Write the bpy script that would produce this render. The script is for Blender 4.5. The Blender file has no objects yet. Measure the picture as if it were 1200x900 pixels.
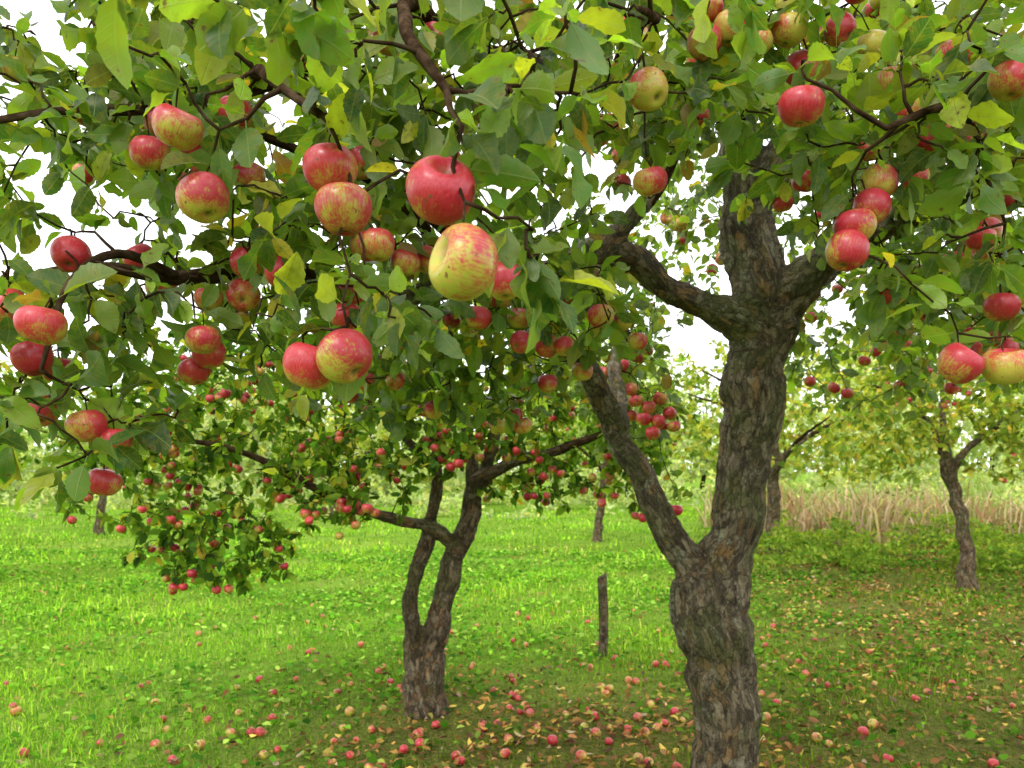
import bpy, math, random, time
import numpy as np
from mathutils import Vector, Matrix, noise
T0=time.time()
rng=np.random.default_rng(11); random.seed(11)
scene=bpy.context.scene
col=scene.collection
def nrm(a):
    return a/np.maximum(np.linalg.norm(a,axis=-1,keepdims=True),1e-9)

# ------------------------------------------------------------ mesh helpers
def build_mesh(name, verts, quads=None, tris=None, smooth=True, attrs=None, mat=None):
    me=bpy.data.meshes.new(name)
    verts=np.asarray(verts,dtype=np.float32)
    parts=[];starts=[];off=0
    if quads is not None and len(quads):
        q=np.asarray(quads,dtype=np.int32); parts.append(q.ravel()); starts.append(off+np.arange(len(q))*4); off+=len(q)*4
    if tris is not None and len(tris):
        t=np.asarray(tris,dtype=np.int32); parts.append(t.ravel()); starts.append(off+np.arange(len(t))*3); off+=len(t)*3
    loops=np.concatenate(parts).astype(np.int32); st=np.concatenate(starts).astype(np.int32)
    me.vertices.add(len(verts)); me.vertices.foreach_set("co",verts.ravel())
    me.loops.add(len(loops)); me.loops.foreach_set("vertex_index",loops)
    me.polygons.add(len(st)); me.polygons.foreach_set("loop_start",st)
    me.polygons.foreach_set("use_smooth",np.full(len(st),smooth))
    me.update(calc_edges=True)
    for k,v in (attrs or {}).items():
        v=np.asarray(v,dtype=np.float32)
        if v.shape[1]==4:
            a=me.attributes.new(k,'FLOAT_COLOR','POINT'); a.data.foreach_set("color",v.ravel())
        else:
            a=me.attributes.new(k,'FLOAT_VECTOR','POINT'); a.data.foreach_set("vector",v.ravel())
    if mat: me.materials.append(mat)
    return me
def add_obj(name, me, parent=None):
    o=bpy.data.objects.new(name,me); col.objects.link(o)
    if parent: o.parent=parent
    return o
def empty(name):
    o=bpy.data.objects.new(name,None); o.empty_display_size=.2; col.objects.link(o); return o

# ------------------------------------------------------------ material helpers
def new_mat(name):
    m=bpy.data.materials.new(name); m.use_nodes=True
    nt=m.node_tree; nt.nodes.clear()
    return m,nt
class N:
    def __init__(s,nt): s.nt=nt
    def n(s,t,**kw):
        x=s.nt.nodes.new(t)
        for k,v in kw.items(): setattr(x,k,v)
        return x
    def l(s,a,b): s.nt.links.new(a,b)
    def math(s,op,a,b=None,c=None,clamp=False):
        x=s.nt.nodes.new('ShaderNodeMath'); x.operation=op; x.use_clamp=clamp
        for i,v in enumerate((a,b,c)):
            if v is None: continue
            if isinstance(v,(int,float)): x.inputs[i].default_value=v
            else: s.l(v,x.inputs[i])
        return x.outputs[0]
    def mix(s,f,a,b,blend='MIX'):
        x=s.nt.nodes.new('ShaderNodeMix'); x.data_type='RGBA'; x.blend_type=blend; x.clamp_factor=True
        for sock,v in ((x.inputs[0],f),(x.inputs[6],a),(x.inputs[7],b)):
            if isinstance(v,(int,float)): sock.default_value=v
            elif isinstance(v,tuple): sock.default_value=v if len(v)==4 else (*v,1)
            else: s.l(v,sock)
        return x.outputs[2]
    def ramp(s,f,stops):
        x=s.nt.nodes.new('ShaderNodeValToRGB'); cr=x.color_ramp
        while len(cr.elements)<len(stops): cr.elements.new(.5)
        for e,(p,c) in zip(cr.elements,stops):
            e.position=p; e.color=c if len(c)==4 else (*c,1)
        s.l(f,x.inputs[0]); return x.outputs[0]
    def rng(s,v,a,b,c=0.,d=1.):
        x=s.nt.nodes.new('ShaderNodeMapRange'); s.l(v,x.inputs[0])
        for i,q in enumerate((a,b,c,d)): x.inputs[i+1].default_value=q
        return x.outputs[0]
    def noise(s,vec,scale,detail=3,rough=.55):
        x=s.nt.nodes.new('ShaderNodeTexNoise'); x.inputs['Scale'].default_value=scale
        x.inputs['Detail'].default_value=detail; x.inputs['Roughness'].default_value=rough
        if vec is not None: s.l(vec,x.inputs['Vector'])
        return x.outputs['Fac']
    def attr(s,name):
        x=s.nt.nodes.new('ShaderNodeAttribute'); x.attribute_name=name; return x
    def scale(s,vec,v):
        x=s.nt.nodes.new('ShaderNodeVectorMath'); x.operation='MULTIPLY'; s.l(vec,x.inputs[0]); x.inputs[1].default_value=v
        return x.outputs[0]

def leaf_material(name, trans=.45, veins=True, rough=.42, tint=(1.9,2.0,.7)):
    m,nt=new_mat(name); g=N(nt)
    base=g.attr('lcol').outputs['Color']
    o=g.n('ShaderNodeOutputMaterial')
    mx=g.n('ShaderNodeMixShader'); mx.inputs[0].default_value=trans
    tr=g.n('ShaderNodeBsdfTranslucent')
    if veins:
        lv=g.attr('luv')
        sep=g.n('ShaderNodeSeparateXYZ'); g.l(lv.outputs['Vector'],sep.inputs[0])
        u,t,r=sep.outputs
        au=g.math('ABSOLUTE',u)
        nz=g.noise(lv.outputs['Vector'],6,2)
        base=g.mix(g.rng(nz,.42,.7),base,g.mix(.5,base,(.22,.21,.02)))
        base=g.mix(g.rng(nz,.67,.71,0,.85),base,(.12,.055,.02))
        mid=g.rng(au,.006,.02,1,0)
        sv=g.math('SINE',g.math('MULTIPLY',g.math('SUBTRACT',t,g.math('MULTIPLY',au,.8)),55.))
        svf=g.rng(sv,.86,1.,0,.45)
        vein=g.math('MAXIMUM',mid,svf)
        base=g.mix(g.math('MULTIPLY',vein,.5),base,(.24,.30,.09))
        geo=g.n('ShaderNodeNewGeometry')
        under=g.mix(.38,base,(.19,.24,.11))
        basef=g.mix(geo.outputs['Backfacing'],base,under)
        p=g.n('ShaderNodeBsdfPrincipled'); g.l(basef,p.inputs['Base Color'])
        p.inputs['Roughness'].default_value=rough; p.inputs['Specular IOR Level'].default_value=.42
        b=g.n('ShaderNodeBump'); b.inputs['Strength'].default_value=.5; b.inputs['Distance'].default_value=.002
        g.l(g.math('SUBTRACT',1.,vein),b.inputs['Height']); g.l(b.outputs[0],p.inputs['Normal'])
    else:
        p=g.n('ShaderNodeBsdfDiffuse'); g.l(base,p.inputs['Color'])
    tc=g.mix(1.,base,tint,'MULTIPLY'); g.l(tc,tr.inputs['Color'])
    g.l(p.outputs[0],mx.inputs[1]); g.l(tr.outputs[0],mx.inputs[2])
    g.l(mx.outputs[0],o.inputs[0]); return m

def bark_material(name, tint=(1,1,1), fine=True):
    m,nt=new_mat(name); g=N(nt)
    v=g.attr('bco').outputs['Vector']
    o=g.n('ShaderNodeOutputMaterial')
    vs=g.scale(v,(1,1,.40))
    if not fine:
        n1=g.noise(vs,50,3,.65)
        base=g.ramp(n1,[(.28,(.03,.02,.014)),(.5,(.10,.07,.048)),(.75,(.24,.19,.14))])
        base=g.mix(1.,base,tint,'MULTIPLY')
        p=g.n('ShaderNodeBsdfDiffuse'); g.l(base,p.inputs[0]); g.l(p.outputs[0],o.inputs[0]); return m
    warp=g.n('ShaderNodeTexNoise'); warp.inputs['Scale'].default_value=24; warp.inputs['Detail'].default_value=5; g.l(vs,warp.inputs['Vector'])
    addv=g.n('ShaderNodeVectorMath'); addv.operation='MULTIPLY_ADD'; g.l(warp.outputs['Color'],addv.inputs[0]); addv.inputs[1].default_value=(.07,.07,.07); g.l(vs,addv.inputs[2])
    vo=g.n('ShaderNodeTexVoronoi'); vo.feature='DISTANCE_TO_EDGE'; vo.inputs['Scale'].default_value=38; g.l(addv.outputs[0],vo.inputs['Vector'])
    vc=g.n('ShaderNodeTexVoronoi'); vc.inputs['Scale'].default_value=38; g.l(addv.outputs[0],vc.inputs['Vector'])
    crack=g.rng(vo.outputs['Distance'],0.,.12,0,1)
    n1=g.noise(vs,40,8,.8); n2=g.noise(v,3.6,5,.68); n3=g.noise(v,150,4,.75); n4=g.noise(v,11,7,.78)
    base=g.ramp(n1,[(.36,(.025,.018,.013)),(.44,(.10,.075,.05)),(.51,(.20,.16,.11)),(.58,(.37,.31,.22)),(.70,(.55,.49,.38))])
    cs=g.n('ShaderNodeSeparateColor'); g.l(vc.outputs['Color'],cs.inputs[0])
    base=g.mix(g.rng(cs.outputs[0],.5,.8,0,.55),base,(.48,.39,.27))
    base=g.mix(g.rng(cs.outputs[1],.76,.88,0,.65),base,(.44,.25,.10))
    base=g.mix(g.rng(cs.outputs[2],.55,.88,0,.6),base,(.06,.045,.033))
    base=g.mix(g.rng(n2,.48,.58,0,.62),base,(.16,.19,.06))
    base=g.mix(g.rng(n4,.56,.60,0,.7),base,(.43,.43,.33))
    base=g.mix(g.rng(n4,.45,.40,0,.6),base,(.045,.034,.024))
    base=g.mix(g.rng(crack,0,1,.6,0),base,(.018,.012,.009))
    base=g.mix(g.rng(n3,.35,.58,.42,0),base,(.04,.03,.02))
    base=g.mix(1.,base,tint,'MULTIPLY')
    h=g.math('ADD',g.math('MULTIPLY',crack,.4),g.math('ADD',g.math('MULTIPLY',n1,1.8),g.math('MULTIPLY',n3,.5)))
    h=g.math('ADD',h,g.math('MULTIPLY',cs.outputs[0],.35))
    b=g.n('ShaderNodeBump'); b.inputs['Strength'].default_value=1.; b.inputs['Distance'].default_value=.018; g.l(h,b.inputs['Height'])
    p=g.n('ShaderNodeBsdfPrincipled'); g.l(base,p.inputs['Base Color']); p.inputs['Roughness'].default_value=.85
    p.inputs['Specular IOR Level'].default_value=.25
    g.l(b.outputs[0],p.inputs['Normal'])
    g.l(p.outputs[0],o.inputs[0]); return m

def apple_material(name, rot=0.):
    m,nt=new_mat(name); g=N(nt)
    a=g.attr('aco').outputs['Vector']; c4=g.attr('acol').outputs['Color']
    cs=g.n('ShaderNodeSeparateColor'); g.l(c4,cs.inputs[0])
    bl,rd,pole=cs.outputs[0],cs.outputs[1],cs.outputs[2]
    n1=g.noise(a,1.5,3); st=g.noise(g.scale(a,(1,1,.10)),15,4,.65); n2=g.noise(a,7,3)
    f=g.math('ADD',bl,g.math('MULTIPLY',g.math('SUBTRACT',n1,.5),1.4))
    f=g.math('ADD',f,g.math('MULTIPLY',g.math('SUBTRACT',st,.5),1.6))
    f=g.math('ADD',f,g.math('MULTIPLY',g.math('SUBTRACT',n2,.5),.5))
    f=g.rng(f,.16,.74,0,1)
    yel=g.mix(g.rng(n2,.35,.65),(.40,.42,.045),(.56,.38,.08))
    red=g.mix(g.rng(st,.38,.66),(.42,.008,.022),(.58,.055,.062))
    red=g.mix(rd,red,g.mix(.5,red,(.30,.006,.028)))
    base=g.mix(f,yel,red)
    vo=g.n('ShaderNodeTexVoronoi'); vo.inputs['Scale'].default_value=9.; g.l(a,vo.inputs['Vector'])
    base=g.mix(g.rng(vo.outputs['Distance'],.04,.10,.5,0),base,(.72,.46,.26))
    sp=g.noise(a,4.2,2)
    base=g.mix(g.rng(sp,.68-.09*rot,.71-.08*rot,0,.85),base,(.13,.06,.025))
    base=g.mix(g.rng(pole,.15,.9,0,.95),base,(.10,.075,.03))
    p=g.n('ShaderNodeBsdfPrincipled'); g.l(base,p.inputs['Base Color'])
    g.l(g.rng(n2,.3,.7,.27,.45),p.inputs['Roughness']); p.inputs['Specular IOR Level'].default_value=.5
    o=g.n('ShaderNodeOutputMaterial'); g.l(p.outputs[0],o.inputs[0]); return m

M_leaf=leaf_material('apple_leaf',.46)
M_leaf_far=leaf_material('far_leaf',trans=.45,veins=False)
M_dry=leaf_material('dry_leaf',trans=.1,veins=False,tint=(1.2,1.1,.8))
M_grass=leaf_material('grass_blade',trans=.3,veins=False,tint=(1.4,1.6,.8))
M_bark=bark_material('apple_bark',(.95,.93,.83))
M_bark2=bark_material('apple_bark_brown',(.78,.71,.61))
M_twig=bark_material('twig_bark',(.42,.36,.30),False)
M_apple=apple_material('apple_skin')
M_applef=apple_material('apple_skin_fallen',1.)

# ------------------------------------------------------------ tubes
class Tubes:
    def __init__(s): s.v=[];s.q=[];s.b=[];s.n=0
    def add(s,P,R,sides=6,s0=None):
        P=np.asarray(P,float); R=np.asarray(R,float); n=len(P)
        T=np.zeros_like(P); T[1:-1]=P[2:]-P[:-2]; T[0]=P[1]-P[0]; T[-1]=P[-1]-P[-2]; T=nrm(T)
        a=np.cross(T[0],[.13,.97,.2]); a/=np.linalg.norm(a)+1e-9
        A=np.zeros_like(P)
        for i in range(n):
            a=a-T[i]*a.dot(T[i]); a/=np.linalg.norm(a)+1e-9; A[i]=a
        B=np.cross(T,A)
        th=np.arange(sides)/sides*2*math.pi
        ring=(A[:,None]*np.cos(th)[None,:,None]+B[:,None]*np.sin(th)[None,:,None])*R[:,None,None]
        V=P[:,None]+ring
        L=np.concatenate([[0],np.cumsum(np.linalg.norm(P[1:]-P[:-1],axis=1))])+(random.random()*9 if s0 is None else s0)
        bco=np.zeros((n,sides,3)); bco[...,0]=np.cos(th)*R[:,None]; bco[...,1]=np.sin(th)*R[:,None]; bco[...,2]=L[:,None]
        i=np.arange(n-1)[:,None]*sides; j=np.arange(sides)[None]; j2=(j+1)%sides
        q=np.stack([i+j,i+j2,i+sides+j2,i+sides+j],-1).reshape(-1,4)+s.n
        vv=V.reshape(-1,3); bb=bco.reshape(-1,3)
        s.v.append(vv);s.b.append(bb);s.q.append(q)
        base=s.n; s.n+=n*sides
        s.v.append(P[-1:]+T[-1:]*R[-1]*.5); s.b.append(bb[-1:]); k=s.n; s.n+=1
        r=base+(n-1)*sides+np.arange(sides); r2=base+(n-1)*sides+(np.arange(sides)+1)%sides
        s.q.append(np.stack([r,r2,np.full(sides,k),np.full(sides,k)],-1))
        s.v.append(P[:1]-T[:1]*R[0]*.3); s.b.append(bb[:1]); k=s.n; s.n+=1
        r=base+np.arange(sides); r2=base+(np.arange(sides)+1)%sides
        s.q.append(np.stack([r2,r,np.full(sides,k),np.full(sides,k)],-1))
        return T,A,B,L
    def mesh(s,name,mat):
        V=np.concatenate(s.v);Q=np.concatenate(s.q);Bc=np.concatenate(s.b)
        cap=Q[:,2]==Q[:,3]
        return build_mesh(name,V,Q[~cap],Q[cap][:,:3],True,{'bco':Bc},mat)

def resample(pts,step=.04,wob=.25,seed=0):
    p=np.array(pts,float); n=len(p); out=[]
    pe=np.vstack([2*p[0]-p[1],p,2*p[-1]-p[-2]])
    for i in range(n-1):
        a,b,c,d=pe[i],pe[i+1],pe[i+2],pe[i+3]
        k=max(2,int(np.linalg.norm(c[:3]-b[:3])/step))
        for t in np.arange(k)/k:
            out.append(.5*((2*b)+(-a+c)*t+(2*a-5*b+4*c-d)*t*t+(-a+3*b-3*c+d)*t**3))
    out.append(p[-1]); o=np.array(out); o[:,3]=np.maximum(o[:,3],.003)
    for i in range(1,len(o)):
        f=noise.noise_vector(Vector(o[i,:3])*5+Vector((seed*3.1,0,0)))
        o[i,:3]+=np.array(f)*min(o[i,3],.06)*wob
        o[i,3]*=1+.16*noise.noise(Vector(o[i,:3])*9)
    return o

# ------------------------------------------------------------ leaves
def tmpl(kind):
    if kind==2:
        t=np.array([-.25,0,.05,.11,.18,.26,.34,.42,.50,.58,.66,.74,.82,.89,.95,1.0])
        w=np.interp(t,[-.25,0,.06,.16,.32,.50,.68,.83,.93,1.0],[.011,.013,.12,.215,.285,.305,.27,.19,.10,.0])
        w[2:-1]*=1+.045*np.where(np.arange(len(w)-3)%2==0,1,-1)
    elif kind==1:
        t=np.array([0,.3,.7,1.]); w=np.array([.02,.28,.25,.0])
    else:
        return np.array([0,.33,0,-.33]),np.array([0,.5,1.,.5]),np.array([(0,1,2,3)])
    n=len(t); u=np.stack([-w,0*w,w],1); tt=np.repeat(t[:,None],3,1)
    q=[]
    for i in range(n-1):
        for j in range(2):
            a=i*3+j; q.append((a,a+1,a+4,a+3))
    return u.ravel(),tt.ravel(),np.array(q)
TM=[tmpl(0),tmpl(1),tmpl(2)]
def leaves_mesh(name,P,D,Nn,S,C,mat,kind=2,bend=(.0,.45),fold=(.05,.55),width=1.):
    u,t,q=TM[kind]
    n=len(P); D=nrm(D); Nn=nrm(Nn-D*(Nn*D).sum(1,keepdims=True)); Sd=np.cross(D,Nn)
    be=rng.uniform(*bend,n)[:,None]; fo=rng.uniform(*fold,n)[:,None]; ph=rng.uniform(0,6.28,n)[:,None]; wv=rng.uniform(0,.11,n)[:,None]
    wd=rng.uniform(.78,1.12,n)[:,None]*width
    uu=u[None]*wd*(1-.25*fo); tt=np.repeat(t[None],n,0)
    tw=rng.normal(0,.45,n)[:,None]*np.maximum(tt,0)
    z=-be*np.maximum(tt,0)**2+fo*np.abs(u[None])+wv*np.sin(tt*9+ph+np.sign(u)[None]*1.2)*(np.abs(u)[None]/.3) + tw*uu
    tl=tt-be*.25*np.maximum(tt,0)**2
    side=rng.normal(0,.07,n)[:,None]*tt**2
    V=P[:,None]+S[:,None,None]*((uu+side)[...,None]*Sd[:,None]+tl[...,None]*D[:,None]+z[...,None]*Nn[:,None])
    k=len(u)
    Q=(q[None]+(np.arange(n)*k)[:,None,None]).reshape(-1,4)
    at={}
    if kind==2:
        r=rng.uniform(0,50,n)
        at['luv']=np.stack([np.repeat(u[None],n,0),tt,np.repeat(r[:,None],k,1)],-1).reshape(-1,3)
    Cc=np.concatenate([C,np.ones((n,1))],1)
    at['lcol']=np.repeat(Cc[:,None],k,1).reshape(-1,4)
    return build_mesh(name,V.reshape(-1,3),Q,None,True,at,mat)
def palette(n,stops,weights,var=.22):
    s=np.array(stops,float); w=np.array(weights,float); w/=w.sum()
    i=rng.choice(len(s),n,p=w); j=rng.choice(len(s),n,p=w); f=rng.uniform(0,.45,n)[:,None]
    c=s[i]*(1-f)+s[j]*f
    return np.clip(c*np.exp(rng.normal(0,var,n))[:,None],.004,.9)
PAL_MAIN=([(.066,.145,.017),(.115,.22,.021),(.21,.31,.03),(.030,.078,.019),(.35,.37,.035),(.46,.35,.035),(.28,.12,.03)],[27,28,22,22,7,2.6,2.0],.30)
PAL_2=([(.066,.145,.018),(.12,.21,.024),(.20,.29,.03),(.036,.078,.018),(.36,.34,.05),(.40,.26,.04)],[28,28,20,20,7,1.8],.28)
PAL_Y=([(.16,.25,.04),(.28,.33,.055),(.46,.42,.08),(.50,.31,.07),(.10,.17,.03)],[27,30,17,5,16])

# ------------------------------------------------------------ apples
def apple_tmpl(nu,nv):
    ph=np.linspace(0,math.pi,nv+1); th=np.arange(nu)/nu*2*math.pi
    V=[];
    for p in ph:
        r=math.sin(p)**.92*(1+.08*math.cos(p)) if 0<p<math.pi else 0.
        z=.94*math.cos(p)-.42*math.exp(-(p/.34)**2)+.24*math.exp(-((math.pi-p)/.28)**2)
        lob=1+.03*np.cos(5*th)*(max(0,-math.cos(p)))
        V.append(np.stack([r*lob*np.cos(th),r*lob*np.sin(th),np.full(nu,z)],-1))
    V=np.array(V).reshape(-1,3)
    U=np.array([[math.sin(p)*math.cos(t),math.sin(p)*math.sin(t),math.cos(p)] for p in ph for t in th])
    pole=np.array([[max(math.exp(-((math.pi-p)/.16)**2),.75*math.exp(-(p/.2)**2))]*nu for p in ph]).ravel()
    i=np.arange(nv)[:,None]*nu; j=np.arange(nu)[None]; j2=(j+1)%nu
    Q=np.stack([i+j,i+nu+j,i+nu+j2,i+j2],-1).reshape(-1,4)
    return V,U,pole,Q
def apples_mesh(name,P,R,mat,res=(20,14),tilt=.5,blush=(.25,.95),flat=False):
    V,U,pole,Q=apple_tmpl(*res); n=len(P); k=len(V); P=np.asarray(P,float); R=np.asarray(R,float)
    VV=np.zeros((n,k,3));AA=np.zeros((n,k,3));CC=np.ones((n,k,4))
    for i in range(n):
        tl=random.uniform(0,math.pi) if flat else abs(random.gauss(0,tilt)); az=random.uniform(0,6.28); sp=random.uniform(0,6.28)
        ax=Vector((math.cos(az),math.sin(az),0))
        M=np.array((Matrix.Rotation(tl,3,ax)@Matrix.Rotation(sp,3,'Z')))
        sc=np.array([1,1,random.uniform(.90,1.04)])
        W=(V*sc)@M.T
        ecc=1+.05*np.sin(U@nrm(rng.normal(size=3))*2)
        VV[i]=P[i]+W*ecc[:,None]*R[i]
        AA[i]=U+rng.integers(-30,30,3)
        bd=nrm(np.array([random.gauss(0,.6),random.gauss(0,.6)-.2,random.uniform(.1,1)]))
        lvl=random.uniform(*blush)
        CC[i,:,0]=np.clip(lvl+.42*((W/np.linalg.norm(W,axis=1,keepdims=True).clip(.05))@bd),0,1.4)
        CC[i,:,1]=random.random(); CC[i,:,2]=pole
    QQ=(Q[None]+(np.arange(n)*k)[:,None,None]).reshape(-1,4)
    return build_mesh(name,VV.reshape(-1,3),QQ,None,True,{'aco':AA.reshape(-1,3),'acol':CC.reshape(-1,4)},mat)

# ------------------------------------------------------------ tree generator
def ell(c,r,n):
    p=nrm(rng.normal(size=(n,3)))*(rng.uniform(0,1,(n,1))**.42); return np.array(c)+p*np.array(r)
def gen_tree(name,limbs,blobs,heroes=(),n_apples=0,leaf=.08,pal=PAL_MAIN,spacing=.024,tip=4,kind=2,bark=M_bark,lmat=None,
             voxel=.013,thick=.028,apple_r=(.030,.038),ares=(14,10),min_y=None,sides=5,disp=1.,apple_zone=None,blush=(.36,1.0)):
    root=empty(name); tb=Tubes(); th=Tubes()
    nodes=[];ndir=[];nr=[]
    fr=[]
    for li,l in enumerate(limbs):
        o=resample(l,.04,.6,li)
        P=o[:,:3];R=o[:,3]
        k=np.where(R<thick)[0]
        kk=k[0] if len(k) else len(P)
        if kk>=3:
            T,A,B,L=th.add(P[:kk],R[:kk],16,li*5.)
            fr.append((P[:kk],T,A,B,L))
        else: kk=0
        if kk<len(P)-2:
            a=max(0,kk-2); tb.add(P[a:],R[a:]*.98,8,li*5.)
        Tg=np.gradient(P,axis=0); Tg=nrm(Tg)
        m=P[:,2]>.25*limbs[0][-1][2]
        nodes.append(P[m]);ndir.append(Tg[m]);nr.append(R[m])
    me=th.mesh('trunk_raw',None); ob=add_obj('trunk_tmp',me)
    md=ob.modifiers.new('r','REMESH'); md.mode='VOXEL'; md.voxel_size=voxel; md.use_smooth_shade=True
    ms=ob.modifiers.new('s','SMOOTH'); ms.iterations=4; ms.factor=.5
    dg=bpy.context.evaluated_depsgraph_get(); dg.update()
    me2=bpy.data.meshes.new_from_object(ob.evaluated_get(dg)); bpy.data.objects.remove(ob)
    nv=len(me2.vertices); co=np.zeros(nv*3,np.float32); me2.vertices.foreach_get('co',co); co=co.reshape(-1,3).astype(float)
    no=np.zeros(nv*3,np.float32); me2.vertices.foreach_get('normal',no); no=no.reshape(-1,3)
    NP=np.concatenate([f[0] for f in fr]);NT=np.concatenate([f[1] for f in fr]);NA=np.concatenate([f[2] for f in fr]);NB=np.concatenate([f[3] for f in fr]);NL=np.concatenate([f[4] for f in fr])
    idx=np.zeros(nv,int)
    for a in range(0,nv,4000):
        d=((co[a:a+4000,None]-NP[None])**2).sum(2); idx[a:a+4000]=d.argmin(1)
    d=co-NP[idx]; s=(d*NT[idx]).sum(1)
    bco=np.stack([(d*NA[idx]).sum(1),(d*NB[idx]).sum(1),NL[idx]+s],1)
    rr=np.linalg.norm(bco[:,:2],axis=1)
    dd=np.zeros(nv)
    for i in range(nv):
        x,y,z=bco[i]
        a=noise.noise(Vector((x*26,y*26,z*6))); b=noise.noise(Vector((co[i,0]*7,co[i,1]*7,co[i,2]*5)))
        c=noise.noise(Vector((x*60,y*60,z*24))); e=noise.noise(Vector((co[i,0]*15,co[i,1]*15,co[i,2]*13)))
        dd[i]=(.011*(abs(a)*2-.6)+.006*c)*min(1,rr[i]/.07)+(.15*b+.16*max(0,e-.1))*min(rr[i],.11)
    co=co+no*dd[:,None]*disp
    me2.vertices.foreach_set('co',co.astype(np.float32).ravel())
    at=me2.attributes.new('bco','FLOAT_VECTOR','POINT'); at.data.foreach_set('vector',bco.astype(np.float32).ravel())
    me2.materials.clear(); me2.materials.append(bark); me2.update()
    me2.polygons.foreach_set('use_smooth',np.ones(len(me2.polygons),bool))
    add_obj('trunk',me2,root)
    cap=80000
    ND=np.zeros((cap,3));DD=np.zeros((cap,3)); RR_=np.zeros(cap)
    a=np.concatenate(nodes); cnt=len(a); ND[:cnt]=a; DD[:cnt]=np.concatenate(ndir); RR_[:cnt]=np.concatenate(nr)
    LP=[];LD=[]
    anchors=[]
    def grow(p,leafy=1.,end_up=0.):
        nonlocal cnt
        d=np.linalg.norm(ND[:cnt]-p,axis=1)+np.maximum(0,(p[2]-ND[:cnt,2]))*.15
        i=int(d.argmin()); q=ND[i].copy(); L=np.linalg.norm(p-q)
        if L<.03: return
        dirn=(p-q)/L
        up=np.array([0,0,1.])
        n=max(4,int(L/.045)); t=np.linspace(0,1,n+1)[:,None]
        p1=q+(DD[i]*.35*np.sign(DD[i].dot(dirn)+.2)+dirn*.4+up*.18)*L*.6
        p2=p+(-dirn*.25+up*(.22+end_up)+rng.normal(0,.15,3))*L*.5
        C=(1-t)**3*q+3*(1-t)**2*t*p1+3*(1-t)*t*t*p2+t**3*p
        C[1:-1]+=rng.normal(0,.07*L/n+.0035,(n-1,3))
        r0=min(.0032+.0105*L,RR_[i]*.75+.0012,.018); R=np.linspace(r0,.0019,n+1)
        tb.add(C,R,sides)
        T=nrm(np.gradient(C,axis=0))
        m=len(C)
        ND[cnt:cnt+m]=C;DD[cnt:cnt+m]=T;RR_[cnt:cnt+m]=R;cnt+=m
        if leafy>0:
            k=int(L*.75/spacing*leafy)+1
            ts=rng.uniform(.25,1,k)
            f=ts*(m-1); j=np.minimum(f.astype(int),m-2); w=(f-j)[:,None]
            LP.append(C[j]*(1-w)+C[j+1]*w); LD.append(T[j])
            kt=int(tip*leafy)
            LP.append(np.repeat(C[-1:],kt,0)+rng.normal(0,.004,(kt,3))); LD.append(np.repeat(T[-1:],kt,0))
        anchors.append(C[-1]); anchors.append(C[m//2])
        return C
    for (hx,hy,hz,hr) in heroes:
        p=np.array([hx+random.uniform(-.015,.015),hy+random.uniform(0,.02),hz+hr*.75+random.uniform(.015,.04)])
        C=grow(p,.8,.2)
        st=np.array([p,(p+[hx,hy,hz+hr*.5])/2+rng.normal(0,.003,3),[hx,hy,hz+hr*.42]])
        tb.add(st,[.0018,.0014,.0017],5)
    tg=[]
    for c,r,n in blobs: tg.append(ell(c,r,n))
    tg=np.concatenate(tg)
    d0=np.array([np.linalg.norm(ND[:cnt]-p,axis=1).min() for p in tg])
    for k in np.argsort(d0+rng.uniform(0,.12,len(d0))): grow(tg[k])
    P=np.concatenate(LP);T=np.concatenate(LD);n=len(P)
    D=nrm(T*.45+nrm(rng.normal(size=(n,3)))*.95+np.array([0,0,-.25]))
    Nn=nrm(np.array([0,0,.8])+rng.normal(0,.62,(n,3)))
    S=leaf*np.clip(rng.normal(1,.26,n),.4,1.55)
    cen=P+D*S[:,None]*.6
    keep=np.ones(n,bool)
    if min_y is not None: keep&=(cen[:,1]>min_y)
    for (hx,hy,hz,hr) in heroes:   # fruit hangs clear of the leaves
        e=cen-np.array([hx,hy,hz]); dy=e[:,1]; rad=np.hypot(e[:,0],e[:,2])
        keep&=~((dy<.03)&(dy>-.35)&(rad<hr*1.2))
    P,D,Nn,S=P[keep],D[keep],Nn[keep],S[keep]; n=len(P)
    C=palette(n,*pal)
    add_obj('leaves',leaves_mesh('leaves',P+D*S[:,None]*(.25 if kind==2 else 0),D,Nn,S,C,lmat or (M_leaf if kind==2 else M_leaf_far),kind),root)
    AP=[(h[0],h[1],h[2]) for h in heroes];AR=[h[3] for h in heroes]
    if AP: add_obj('apples_large',apples_mesh('apples_large',AP,AR,M_apple,(40,28),.55,(.42,.92)),root)
    an=np.array(anchors); rng.shuffle(an)
    Q=[];QR=[]
    allp=[np.array(p) for p in AP]
    for a_ in an:
        if len(Q)>=n_apples: break
        for rep in range(random.choice([1,1,2,3])):
            r=random.uniform(*apple_r); p=a_+np.array([random.uniform(-.03,.03),random.uniform(-.03,.03),-r-.015-random.random()*.03]) 
            if rep: p=a_+np.array([random.uniform(-.07,.07),random.uniform(-.07,.07),-r-.03-random.random()*.05])
            if min_y is not None and p[1]<min_y+.75: continue
            if apple_zone and not apple_zone(p): continue
            if allp and np.min(np.linalg.norm(np.array(allp)-p,axis=1))<r*1.9: continue
            allp.append(p);Q.append(p);QR.append(r)
            tb.add(np.array([a_,(a_+p)/2+[0,0,r*.6],p+[0,0,r*.45]]),[.0016,.0013,.0016],4)
    if Q: add_obj('apples',apples_mesh('apples',Q,QR,M_apple,ares,.5,blush),root)
    add_obj('branches',tb.mesh('branches',M_twig),root)
    print(name,'leaves',n,'apples',len(Q),'trunkv',nv,round(time.time()-T0,1))
    return root

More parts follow.
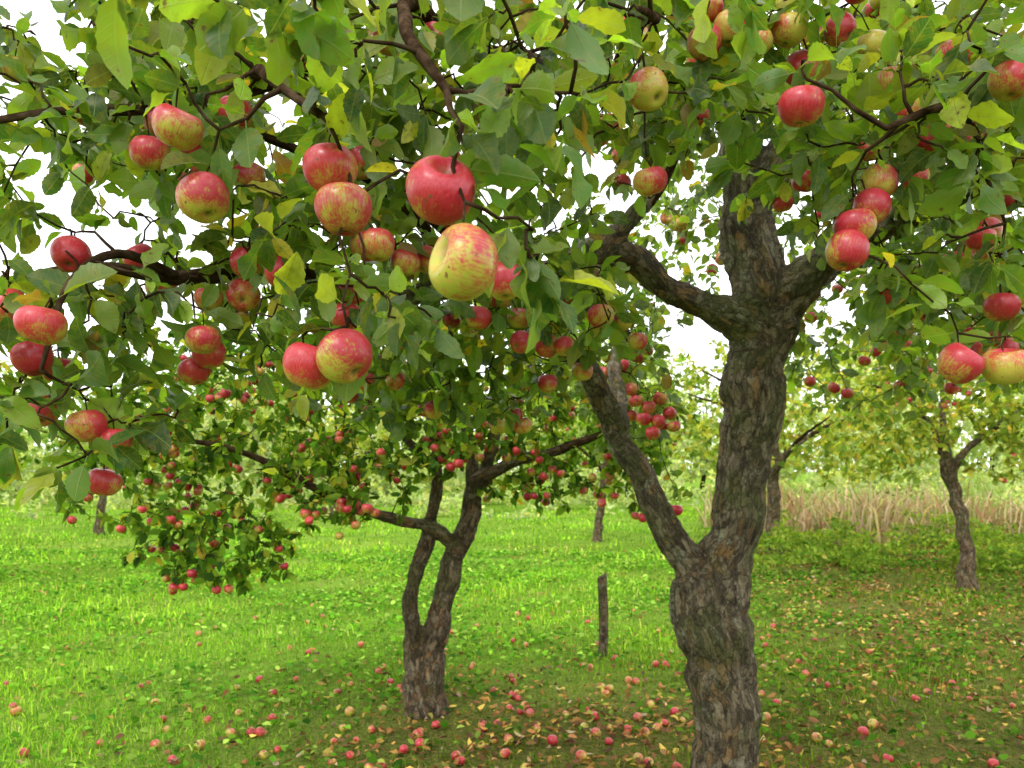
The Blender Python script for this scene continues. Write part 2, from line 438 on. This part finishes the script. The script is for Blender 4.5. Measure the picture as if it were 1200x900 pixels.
# ============================================================ MAIN APPLE TREE
main_limbs=[
 [(.90,3.24,-.06,.20),(.905,3.24,.12,.16),(.911,3.24,.34,.138),(.885,3.24,.70,.136),(.845,3.24,1.02,.150),(.89,3.24,1.22,.118),(.93,3.24,1.38,.104),(1.0,3.24,1.71,.112),(1.05,3.24,2.03,.130),(1.06,3.24,2.25,.145),(1.01,3.22,2.5,.120),(.965,3.2,2.79,.092),(.943,3.2,3.04,.078),(.90,3.2,3.36,.06),(.84,3.15,3.9,.03),(.8,3.1,4.2,.012)],
 [(.84,3.24,.98,.10),(.770,3.24,1.16,.078),(.64,3.24,1.384,.062),(.53,3.24,1.62,.054),(.414,3.22,1.816,.052),(.31,3.1,1.98,.048),(.161,2.9,2.115,.038),(-.03,2.7,2.26,.028),(-.267,2.4,2.40,.02),(-.5,2.1,2.5,.01)],
 [(1.03,3.24,2.15,.10),(.86,3.18,2.25,.064),(.688,3.1,2.29,.052),(.483,3.0,2.40,.052),(.322,2.9,2.437,.052),(.19,2.75,2.34,.044),(.058,2.6,2.265,.040),(-.16,2.4,2.174,.036),(-.366,2.2,2.10,.032),(-.6,2.0,2.115,.028),(-.78,1.8,2.05,.018),(-.93,1.7,2.05,.012),(-1.1,1.6,1.98,.006)],
 [(.33,2.9,2.44,.045),(.40,2.93,2.50,.036),(.459,2.95,2.567,.034),(.583,3.0,2.715,.028),(.66,2.95,2.93,.02),(.7,2.9,3.2,.01)],
 [(.97,3.2,2.68,.10),(1.09,3.15,2.85,.090),(1.187,3.1,3.0,.086),(1.283,3.0,3.18,.082),(1.353,2.9,3.37,.072),(1.42,2.8,3.6,.055),(1.5,2.6,3.9,.03)],
 [(1.19,3.1,3.04,.07),(1.05,3.02,3.08,.064),(.918,2.95,3.076,.062),(.76,2.87,3.03,.060),(.622,2.8,2.99,.058),(.347,2.6,2.915,.048),(.1,2.4,2.85,.038),(-.147,2.2,2.80,.03),(-.4,2.0,2.69,.026),(-.6,1.8,2.5,.02),(-.747,1.6,2.35,.014),(-.9,1.5,2.3,.009),(-1.1,1.4,2.2,.005)],
 [(1.06,3.24,2.22,.12),(1.17,3.18,2.36,.09),(1.257,3.1,2.46,.072),(1.417,2.9,2.527,.055),(1.56,2.7,2.575,.045),(1.667,2.5,2.60,.035),(1.8,2.2,2.6,.024),(1.9,1.9,2.5,.012)],
 [(1.42,2.9,2.53,.035),(1.35,2.5,2.6,.028),(1.2,2.1,2.55,.02),(1.0,1.7,2.4,.013),(.8,1.45,2.28,.008),(.66,1.35,2.2,.005)],
 [(-.147,2.2,2.8,.024),(-.19,1.8,2.66,.018),(-.2,1.45,2.48,.014),(-.15,1.15,2.24,.010),(-.08,.93,2.06,.006)],
 [(.35,2.6,2.91,.022),(.32,2.1,2.8,.017),(.3,1.7,2.6,.013),(.27,1.45,2.45,.008),(.2,1.2,2.32,.005)],
 [(-.6,1.8,2.5,.015),(-.5,1.5,2.38,.012),(-.4,1.25,2.24,.009),(-.28,1.12,2.12,.006)],
 [(-.78,1.8,2.05,.013),(-.82,1.6,2.05,.010),(-.84,1.45,1.95,.007),(-.86,1.4,1.78,.004)],
 [(.99,3.25,2.5,.09),(1.1,3.8,2.85,.06),(1.25,4.4,3.1,.04),(1.4,5.0,3.2,.02)],
 [(.45,3.22,1.76,.045),(.5,3.7,2.1,.035),(.62,4.2,2.35,.025),(.7,4.6,2.4,.012)],
 [(1.07,3.26,2.3,.09),(1.6,3.7,2.6,.05),(2.1,4.1,2.7,.035),(2.6,4.4,2.6,.015)],
 [(1.283,3.0,3.18,.04),(1.4,2.5,3.2,.03),(1.35,2.0,3.0,.02),(1.2,1.6,2.75,.01)],
 [(-.16,2.4,2.17,.022),(-.3,2.2,2.35,.018),(-.55,2.05,2.45,.013),(-.85,1.9,2.5,.007)],
]
main_blobs=[
 ((-.72,1.75,2.36),(.64,.5,.36),170),
 ((-.90,1.62,1.88),(.26,.28,.26),52),
 ((-.86,1.45,1.66),(.12,.12,.14),13),
 ((-.48,1.75,2.0),(.26,.3,.20),40),
 ((-.02,1.75,2.5),(.5,.6,.36),130),
 ((-.15,.95,2.18),(.5,.2,.07),20),
 ((.05,.95,2.02),(.08,.08,.08),5),
 ((-.20,1.2,1.88),(.10,.1,.10),5),
 ((.02,.95,1.86),(.07,.06,.05),4),
 ((-.12,2.5,2.10),(.5,.4,.28),115),
 ((-.30,2.7,1.92),(.5,.4,.18),70),
 ((.22,2.3,2.15),(.16,.3,.22),24),
 ((.52,2.3,2.9),(.42,.7,.42),110),
 ((.50,1.6,2.45),(.25,.25,.16),22),
 ((1.1,2.0,2.55),(.62,.75,.36),165),
 ((.78,1.5,2.28),(.28,.2,.16),22),
 ((1.35,2.7,3.1),(.6,.6,.4),70),
 ((1.2,1.9,2.05),(.34,.4,.14),38),
 ((1.75,2.9,2.35),(.45,.5,.35),110),
 ((1.2,4.4,3.0),(1.1,.9,.55),140),
 ((.60,4.2,2.15),(.35,.5,.50),95),
 ((2.1,4.0,2.4),(.9,.8,.55),180),
 ((.0,2.6,3.3),(1.2,.9,.25),60),
 ((-.9,2.3,2.7),(.5,.5,.3),50),
]
heroes=[(-.052,.85,1.83,.042),(-.082,.9,1.928,.041),(-.252,1.15,1.987,.042),(-.278,1.17,2.055,.041),(-.240,1.1,1.759,.041),(-.300,1.13,1.752,.039),
(-.484,1.2,2.023,.040),(-.523,1.2,2.132,.038),(-.92,1.9,2.12,.038),(-.87,1.9,2.05,.038),(-.92,1.6,2.045,.038),(-.80,1.3,1.845,.040),(-.98,1.5,1.917,.038),
(-.935,1.5,1.817,.037),(-.83,1.5,1.683,.037),(-.79,1.53,1.655,.034),(-.98,1.6,1.72,.034),(-.708,1.5,2.22,.037),(-.327,1.7,2.277,.036),(-.32,1.7,2.095,.037),
(-.586,1.7,2.06,.037),(-.60,1.72,1.99,.037),(-.011,1.4,1.943,.036),(.0,1.8,2.444,.038),(.267,1.5,2.343,.040),(.29,1.6,2.20,.036),(.256,2.2,2.04,.038),
(.527,1.4,2.263,.041),(.794,1.6,2.405,.036),(.977,1.5,2.36,.041),(.668,1.5,2.076,.040),(.648,1.49,2.022,.040),(.74,1.55,2.18,.037),(.715,1.53,2.12,.036),
(.873,1.5,1.804,.041),(.962,1.5,1.80,.043),(1.15,1.8,1.98,.039),(.95,1.6,2.47,.036),(.40,1.6,2.49,.036),(.453,1.6,2.52,.036),(.41,1.62,2.57,.034),
(-.68,1.9,1.97,.036),(-.42,2.0,2.06,.036),(.24,2.6,1.93,.036),(.12,2.6,1.89,.035),(1.30,2.1,2.25,.038),(1.22,2.0,2.2,.037),(1.36,2.2,2.22,.036),(-.05,2.0,2.50,.037),(-.66,1.6,2.28,.036),
(.60,3.7,1.93,.036),(.66,3.7,1.90,.036),(.72,3.72,1.94,.036),(.63,3.68,1.84,.036),(.70,3.68,1.83,.036),(.76,3.7,1.87,.035),(.67,3.66,1.77,.035),(.58,3.72,1.99,.035),(.50,3.7,2.02,.035),(.53,3.7,2.10,.035),(.44,3.7,2.06,.035),(.80,3.75,1.40,.033)]
gen_tree('apple_tree',main_limbs,main_blobs,heroes,230,.064,PAL_MAIN,.025,4,2,M_bark,min_y=.72,voxel=.011,
   apple_zone=lambda p: p[1]>1.5 and math.hypot(p[0]-1.0,p[1]-3.0)>.35)

# ============================================================ SECOND TREE
l2=[
 [(-.56,5.05,-.05,.155),(-.55,5.05,.1,.12),(-.533,5.05,.254,.102),(-.477,5.05,.646,.080),(-.365,5.05,1.04,.074),(-.264,5.05,1.32,.066),(-.2,5.02,1.54,.050),(.06,4.9,1.66,.040),(.35,4.8,1.74,.030),(.7,4.7,1.9,.012)],
 [(-.60,5.03,.02,.10),(-.640,5.0,.40,.062),(-.632,5.0,.815,.052),(-.57,5.0,1.12,.048),(-.49,5.0,1.54,.038),(-.53,5.0,2.0,.030),(-.6,5.0,2.6,.015)],
 [(-.36,5.05,1.08,.05),(-.56,4.95,1.24,.042),(-.84,4.8,1.32,.034),(-1.2,4.6,1.49,.028),(-1.6,4.5,1.7,.02),(-2.1,4.4,1.8,.01)],
 [(-.25,5.05,1.4,.05),(-.3,5.3,1.8,.04),(-.5,5.6,2.3,.03),(-.8,5.9,2.6,.012)],
 [(-.5,5.0,1.6,.035),(-.9,5.0,2.0,.028),(-1.5,5.0,2.3,.018),(-2.1,5.0,2.3,.008)],
 [(-.2,5.03,1.5,.05),(-.05,5.1,2.0,.04),(.2,5.2,2.5,.025),(.4,5.2,2.9,.01)],
]
b2=[((-1.3,4.9,2.05),(1.25,.9,.62),330),((-2.05,4.6,1.6),(.65,.5,.5),150),((-1.75,4.55,1.18),(.6,.4,.30),100),((-1.0,4.6,1.55),(.5,.45,.3),110),
    ((-.35,5.0,2.3),(.8,.9,.6),170),((-.45,4.7,1.75),(.4,.35,.2),40),((.30,4.9,1.95),(.6,.55,.4),130),((.35,5.3,2.7),(.7,.7,.5),70),((-1.4,5.5,2.5),(1.0,.8,.5),90),((.15,5.0,1.5),(.40,.3,.18),34),((.75,4.8,1.6),(.25,.3,.30),40)]
gen_tree('apple_tree',l2,b2,(),440,.066,PAL_2,.025,4,1,M_bark2,voxel=.013,sides=4,ares=(12,9),apple_r=(.025,.032),blush=(.4,1.0))

# ============================================================ TREE ON THE RIGHT (yellowing)
l3=[
 [(6.11,10.3,-.05,.15),(6.10,10.3,.2,.11),(6.08,10.3,.57,.09),(5.97,10.3,1.14,.085),(5.85,10.3,1.6,.085),(5.6,10.2,2.1,.05),(5.2,10.1,2.5,.03),(4.7,10,2.7,.015)],
 [(5.88,10.3,1.5,.07),(6.05,10.3,1.8,.05),(6.4,10.2,2.15,.04),(6.9,10.1,2.5,.03),(7.5,10,2.7,.012)],
 [(5.86,10.3,1.6,.06),(5.9,10.5,2.2,.045),(6.0,10.7,2.9,.03),(6.1,10.9,3.5,.012)],
]
b3=[((5.9,10.3,2.9),(1.9,1.5,.8),300),((4.9,10,2.0),(.8,.7,.6),100),((7.2,10,2.1),(.8,.7,.5),90),((6.5,9.8,1.7),(.7,.5,.3),30),((6.0,9.9,2.2),(.9,.5,.35),50)]
gen_tree('apple_tree',l3,b3,(),30,.10,PAL_Y,.030,4,1,M_bark2,voxel=.02,sides=3,ares=(8,6))
PAL_G=([(.11,.20,.04),(.16,.25,.05),(.25,.31,.07)],[30,30,20])
def small_tree(x,y,h,spread,pal,nb,lean=0.,r=.09,leaf=.13,na=0):
    l=[[(x,y,-.05,r*1.5),(x,y,.2,r*1.1),(x+lean*.5,y,h*.25,r*.9),(x+lean,y,h*.42,r*.75),(x+lean*1.3+.1,y,h*.65,r*.45),(x+lean,y,h*.95,.012)]]
    for k in range(5):
        a=k*1.26+x; z0=h*(.34+.05*k); s=spread
        l.append([(x+lean*.8,y,z0,r*.5),(x+lean+math.cos(a)*s*.4,y+math.sin(a)*s*.4,z0+h*.14,r*.3),(x+lean+math.cos(a)*s*.85,y+math.sin(a)*s*.85,z0+h*.22,.012)])
    b=[((x+lean,y,h*.72),(spread,spread,h*.30),nb)]
    for k in range(4):
        a=k*1.57+.4+y; b.append(((x+lean+math.cos(a)*spread*.6,y+math.sin(a)*spread*.6,h*random.uniform(.40,.62)),(spread*.5,spread*.5,h*.16),nb//6))
    gen_tree('apple_tree',l,b,(),na,leaf,pal,.055,4,0,M_bark2,voxel=.03,sides=3,thick=.04,ares=(8,6))
small_tree(4.9,14.4,4.4,2.1,PAL_Y,230,0,.13)
small_tree(1.9,17.,4.2,2.2,PAL_2,210,.2,.09,na=40)
small_tree(-10.2,19.,4.4,2.3,PAL_G,210,.2,.10)
small_tree(10.8,13.5,4.4,2.1,PAL_G,220,.2,.12)
small_tree(-5.6,24,4.2,2.3,PAL_Y,180,0,.10)
small_tree(-8.,10.2,3.4,1.5,PAL_2,180,0,.10,na=40)

# ============================================================ GROUND
def gz(x,y):
    return .03*np.sin(x*.9+1)*np.sin(y*.7)+.02*np.sin(x*2.3+y*1.7)-.01
def patch(x,y):
    return .5+.2*np.sin(x*1.1+np.sin(y*.8)*1.5)+.15*np.sin(y*1.7+x*.6+2)+.15*np.sin(x*3.1-y*2.3+np.sin(x*1.3))
def litter_shade(x,y): # leaf litter, worn sward and tree shade put into grass colour: under the trees and to the right
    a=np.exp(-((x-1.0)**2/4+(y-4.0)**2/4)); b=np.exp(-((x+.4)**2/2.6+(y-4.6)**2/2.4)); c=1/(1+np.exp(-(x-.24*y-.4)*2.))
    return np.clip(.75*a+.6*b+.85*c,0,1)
def make_ground():
    xs=np.concatenate([-np.geomspace(300,14,26),np.linspace(-13,13,105),np.geomspace(14,300,26)])
    ys=np.concatenate([-np.geomspace(300,3,26),np.linspace(-2.5,26,110),np.geomspace(27,400,26)])
    X,Y=np.meshgrid(xs,ys); Z=gz(X,Y)
    V=np.stack([X,Y,Z],-1).reshape(-1,3); nx=len(xs); ny=len(ys)
    i=np.arange(ny-1)[:,None]*nx; j=np.arange(nx-1)[None]
    Q=np.stack([i+j,i+j+1,i+nx+j+1,i+nx+j],-1).reshape(-1,4)
    lt=litter_shade(X,Y).ravel()*np.exp(-np.maximum(0,Y.ravel()-14)/4)
    C=np.stack([lt,lt,lt,np.ones_like(lt)],1)
    m,nt=new_mat('meadow'); g=N(nt)
    tc=g.n('ShaderNodeTexCoord').outputs['Object']
    a=g.noise(tc,.5,4); c=g.noise(tc,40,4,.7); d=g.noise(tc,2.2,4,.65)
    base=g.ramp(c,[(.3,(.05,.10,.012)),(.5,(.14,.27,.025)),(.7,(.26,.42,.045))])
    base=g.mix(g.rng(a,.4,.62,0,.45),base,(.28,.38,.07))
    base=g.mix(g.rng(d,.5,.66,0,.6),base,(.08,.16,.025))
    br=g.ramp(c,[(.3,(.03,.022,.012)),(.5,(.10,.07,.03)),(.7,(.21,.14,.06))])
    base=g.mix(g.math('MULTIPLY',g.attr('lit').outputs['Fac'],.75),base,br)
    p=g.n('ShaderNodeBsdfDiffuse'); g.l(base,p.inputs['Color'])
    bp=g.n('ShaderNodeBump'); bp.inputs['Strength'].default_value=.8; bp.inputs['Distance'].default_value=.05; g.l(c,bp.inputs['Height']); g.l(bp.outputs[0],p.inputs['Normal'])
    o=g.n('ShaderNodeOutputMaterial'); g.l(p.outputs[0],o.inputs[0])
    add_obj('ground',build_mesh('ground',V,Q,None,True,{'lit':C},m))
make_ground()
def blades(n,y0,y1,h,w,kx=.78,ex=1.4):
    y=np.sqrt(rng.uniform(y0**2,y1**2,n)); x=rng.uniform(-1,1,n)*(kx*y+ex)
    pt=patch(x,y); lt=litter_shade(x,y); k=rng.uniform(0,1,n)<(.35+.65*pt)*(1-.5*lt)
    x,y,pt,lt=x[k],y[k],pt[k],lt[k]; n=len(x)
    H=h*np.clip(rng.lognormal(0,.5,n),.4,3.2)*(.4+1.0*pt); W=w*rng.uniform(.6,1.5,n)
    az=rng.uniform(0,6.28,n); le=rng.uniform(0.1,1.3,n); la=rng.uniform(0,6.28,n)
    B=np.stack([x,y,gz(x,y)-.005],1); s=np.stack([np.cos(az),np.sin(az),0*az],1)*W[:,None]*.5
    ld=np.stack([np.cos(la),np.sin(la),0*la],1)
    M=B+ld*(H*le*.22)[:,None]+np.array([0,0,1.])*(H*.55)[:,None]
    Tp=B+ld*(H*le*.8)[:,None]+np.array([0,0,1.])*(H*(1-.28*le))[:,None]
    V=np.stack([B-s,B+s,M-s*.8,M+s*.8,Tp],1).reshape(-1,3)
    o=np.arange(n)[:,None]*5
    Q=o+np.array([[0,1,3,2]]); Tt=o+np.array([[2,3,4]])
    c=palette(n,[(.11,.27,.018),(.18,.38,.025),(.29,.48,.04),(.05,.15,.014),(.44,.43,.14)],[27,30,21,16,7],.28)
    p2=.5+.5*np.sin(x*.6+1.3*np.sin(y*.5+1))*np.sin(y*.45+.7*x)
    c=c*(1-.56*lt[:,None])*(.58+.84*pt[:,None])*(1+ p2[:,None]*np.array([.40,.12,.1]))  # blade colour darkened to paint in the shade under the trees
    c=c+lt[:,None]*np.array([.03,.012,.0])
    return V,Q,Tt,np.repeat(np.concatenate([c,np.ones((n,1))],1),5,0)
Vs=[];Qs=[];Ts=[];Cs=[];off=0
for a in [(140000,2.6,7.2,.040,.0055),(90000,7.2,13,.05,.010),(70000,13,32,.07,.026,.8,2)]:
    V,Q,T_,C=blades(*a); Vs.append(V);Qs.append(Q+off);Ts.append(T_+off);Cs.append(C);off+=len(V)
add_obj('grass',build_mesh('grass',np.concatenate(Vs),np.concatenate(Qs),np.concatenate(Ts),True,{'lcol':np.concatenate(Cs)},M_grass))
n=60000; y=np.sqrt(rng.uniform(2.8**2,15**2,n)); x=rng.uniform(-1,1,n)*(.78*y+1.4)
k=rng.uniform(0,1,n)<np.clip(1.6*patch(x*1.4+3,y*1.9)-.3,0,1); x,y=x[k],y[k]; n=len(x)
P=np.stack([x,y,gz(x,y)+rng.uniform(.015,.055,n)],1); a=rng.uniform(0,6.28,n)
D=np.stack([np.cos(a),np.sin(a),rng.uniform(-.2,.7,n)],1); Nn=np.array([0,0,1.])+rng.normal(0,.4,(n,3))
c=palette(n,[(.10,.27,.02),(.19,.39,.03),(.05,.16,.02),(.33,.47,.08)],[28,30,17,16],.28)*(1-.52*litter_shade(x,y)[:,None])  # same painted tree shade darkens these leaves
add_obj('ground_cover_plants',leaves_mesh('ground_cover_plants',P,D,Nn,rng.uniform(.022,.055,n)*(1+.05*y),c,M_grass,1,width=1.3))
# fallen leaves
n=75000; y=np.sqrt(rng.uniform(2.8**2,16**2,n)); x=rng.uniform(-1,1,n)*(.78*y+1.4)
k=rng.uniform(0,1,n)<litter_shade(x,y)**1.3*.75*(.25+1.1*patch(x*1.5+1,y*1.5))+.03; x,y=x[k],y[k]; n=len(x)
P=np.stack([x,y,gz(x,y)+rng.uniform(.015,.05,n)],1); a=rng.uniform(0,6.28,n)
D=np.stack([np.cos(a),np.sin(a),rng.normal(0,.25,n)],1); Nn=np.array([0,0,1.])+rng.normal(0,.4,(n,3)); Nn[:,2]*=rng.choice([-1,1],n)
c=palette(n,[(.36,.21,.05),(.50,.36,.08),(.17,.085,.04),(.29,.13,.05),(.24,.23,.05),(.10,.055,.035),(.42,.32,.20)],[20,11,26,26,9,20,5],.28)
add_obj('fallen_leaves',leaves_mesh('fallen_leaves',P,D,Nn,rng.uniform(.030,.072,n),c,M_dry,1,bend=(-.2,.5),fold=(.1,.9)))
# fallen apples
A=[]
for cx,cy,sx,sy,n in [(-.1,4.8,1.2,.8,65),(.4,4.3,1.0,.5,45),(-1.2,4.5,1.0,.6,34),(1.5,5.2,1.7,1.0,38),(-.3,6.4,1.9,1.1,44),(.3,7.5,2.8,1.8,36)]:
    for i in range(n):
        x=random.gauss(cx,sx);y=random.gauss(cy,sy)
        if y<3: continue
        if math.hypot(x-.9,y-3.24)<.25 or math.hypot(x+.57,y-5.05)<.25: continue
        A.append((x,y))
A=np.array(A); R=rng.uniform(.022,.034,len(A))
keepi=[]
for i in range(len(A)):
    if all(np.hypot(*(A[i]-A[j]))>.06 for j in keepi): keepi.append(i)
A=A[keepi];R=R[keepi]
add_obj('fallen_apples',apples_mesh('fallen_apples',np.column_stack([A,gz(A[:,0],A[:,1])+R*.75]),R,M_applef,(12,9),1.,(.1,.9),True))

# ============================================================ WOODEN POST
def post(x,y,h,r):
    tb=Tubes(); z=np.array([-.1,0,.08,.2,.34,.48,.58,h-.02,h-.004]); 
    P=np.stack([x+.012*np.sin(z*5),y+0*z,z],1); R=np.array([1.1,1.08,1.02,1,.98,1.0,.97,.96,.86])*r
    tb.add(P,R,18); me=tb.mesh('wooden_post',None)
    for v in me.vertices:
        a=math.atan2(v.co.y-y,v.co.x-x); k=noise.noise(Vector((math.cos(a)*3,math.sin(a)*3,v.co.z*1.5)))
        v.co.x+=math.cos(a)*k*.012; v.co.y+=math.sin(a)*k*.012
        if v.co.z>h-.03: v.co.z+=.02*math.cos(a)
    me.materials.append(M_bark2); add_obj('wooden_post',me)
post(.79,6.7,.68,.038)

# ============================================================ SHRUBS, REEDS, DISTANT TREES
def clumps(bl,f=.30):
    P=[]
    for c,r,n in bl:
        for q in ell(c,r,max(3,n//45)): P.append(ell(q,np.array(r)*f,45))
    P=np.concatenate(P); return P[P[:,2]>.02]
def mass(name,blobs,size,pal,parent=None):
    P=clumps(blobs); n=len(P)
    D=nrm(rng.normal(size=(n,3))+[0,0,-.2]); Nn=nrm(rng.normal(0,.7,(n,3))+[0,0,.8])
    add_obj(name,leaves_mesh(name,P,D,Nn,size*rng.uniform(.6,1.4,n),palette(n,*pal),M_leaf_far,0),parent)
bl=[]
for i in range(85):
    x=random.uniform(3.4,16); y=random.uniform(11.5,18)
    if x<.27*y: continue
    h=random.uniform(.2,1.0)*(.6+.035*x); bl.append(((x,y,h*.45),(random.uniform(.4,1.1),random.uniform(.4,.8),h*.6),random.randint(180,480)))
mass('shrubs',bl,.085,([(.10,.19,.03),(.15,.24,.035),(.24,.30,.05),(.32,.30,.07)],[30,30,20,8]))
PAL_D=([(.32,.39,.19),(.42,.48,.23),(.52,.53,.28),(.25,.32,.16),(.52,.42,.26)],[30,25,14,12,7])  # distance haze painted in as paler foliage colours
bl=[]
for i in range(110):
    x=random.uniform(-34,30); y=random.uniform(23.5,36); h=random.uniform(.5,2.8); bl.append(((x,y,h*.5),(random.uniform(.9,2.2),.8,h*.6),240))
mass('hedge',bl,.18,PAL_D)
# dry weeds: patchy clumps
cl=np.stack([rng.uniform(6.0,12.5,60),rng.uniform(16.5,22,60)],1); ch=rng.uniform(.35,1.4,60)
n=5200; ci=rng.integers(0,60,n); x=cl[ci,0]+rng.normal(0,.45,n); y=cl[ci,1]+rng.normal(0,.4,n)
H=ch[ci]*rng.uniform(.3,1.25,n); az=rng.uniform(0,6.28,n); la=rng.uniform(0,6.28,n); ln=rng.uniform(.05,1.0,n)
B=np.stack([x,y,0*x],1); s=np.stack([np.cos(az),np.sin(az),0*az],1)*.022; ld=np.stack([np.cos(la),np.sin(la),0*la],1)
Mm=B+ld*(H*ln*.4)[:,None]+np.array([0,0,1.])*(H*.6)[:,None]; Tp=B+ld*(H*ln)[:,None]+np.array([0,0,1.])*(H*(1-.3*ln))[:,None]
V=np.stack([B-s,B+s,Mm-s,Mm+s,Tp],1).reshape(-1,3); o=np.arange(n)[:,None]*5
c=palette(n,[(.42,.31,.20),(.36,.22,.13),(.50,.38,.27),(.24,.28,.08),(.42,.22,.15)],[3,3,3,5,3],.25)
add_obj('dry_reeds',build_mesh('dry_reeds',V,o+np.array([[0,1,3,2]]),o+np.array([[2,3,4]]),True,{'lcol':np.repeat(np.concatenate([c,np.ones((n,1))],1),5,0)},M_grass))
# distant trees
bl=[];tb=Tubes()
for i in range(92):
    x=random.uniform(-52,58); y=random.uniform(34,62); h=random.uniform(4.8,8.0)*(1.0 if x<-4 else 1.35)
    r=random.uniform(1.8,3.8)
    bl.append(((x,y,h*.58),(r,r,h*.40),810)); 
    for k in range(3): bl.append(((x+random.uniform(-1,1)*r,y+random.uniform(-1.5,.5),h*random.uniform(.1,.35)),(r*.8,r*.6,h*.22),270))
    tb.add(np.array([[x,y,-.1],[x+.5*random.uniform(-1,1),y,h*.3],[x+random.uniform(-.5,.5),y,h*.8]]),[.12,.10,.04],6)
dt=empty('distant_trees')
mass('foliage',bl,.36,PAL_D,dt)
add_obj('trunks',tb.mesh('trunks',M_twig),dt)

# ============================================================ LIGHT
w=bpy.data.worlds.new('World'); scene.world=w; w.use_nodes=True; nt=w.node_tree; nt.nodes.clear(); g=N(nt)
sk=g.n('ShaderNodeTexSky'); sk.sky_type='NISHITA'; sk.sun_disc=False; sk.sun_elevation=math.radians(48); sk.sun_rotation=math.radians(-150); sk.dust_density=2.
mixc=g.mix(.85,sk.outputs[0],(18.,18.2,18.2))
bg=g.n('ShaderNodeBackground'); g.l(mixc,bg.inputs[0]); bg.inputs[1].default_value=.145
o=g.n('ShaderNodeOutputWorld'); g.l(bg.outputs[0],o.inputs[0])
sd=bpy.data.lights.new('sun','SUN'); sd.energy=1.5; sd.angle=math.radians(11); sd.color=(1,.96,.89)
so=bpy.data.objects.new('sun',sd); col.objects.link(so)
el=math.radians(48); azm=math.radians(-150)
dirv=Vector((math.sin(azm)*math.cos(el),math.cos(azm)*math.cos(el),math.sin(el)))
so.rotation_euler=dirv.to_track_quat('Z','Y').to_euler(); so.location=(-3,-4,8)

cam=bpy.data.cameras.new('camera'); co_=bpy.data.objects.new('camera',cam); col.objects.link(co_)
co_.location=(0,0,1.6); co_.rotation_euler=(math.radians(90),0,0)
cam.lens=27; cam.sensor_width=36; cam.shift_y=100/1200; cam.clip_end=1500; cam.clip_start=.05
cam.dof.use_dof=True; cam.dof.focus_distance=1.4; cam.dof.aperture_fstop=8
scene.camera=co_
scene.view_settings.view_transform='Standard'; scene.view_settings.look='None'; scene.view_settings.exposure=0
print('done',round(time.time()-T0,1))
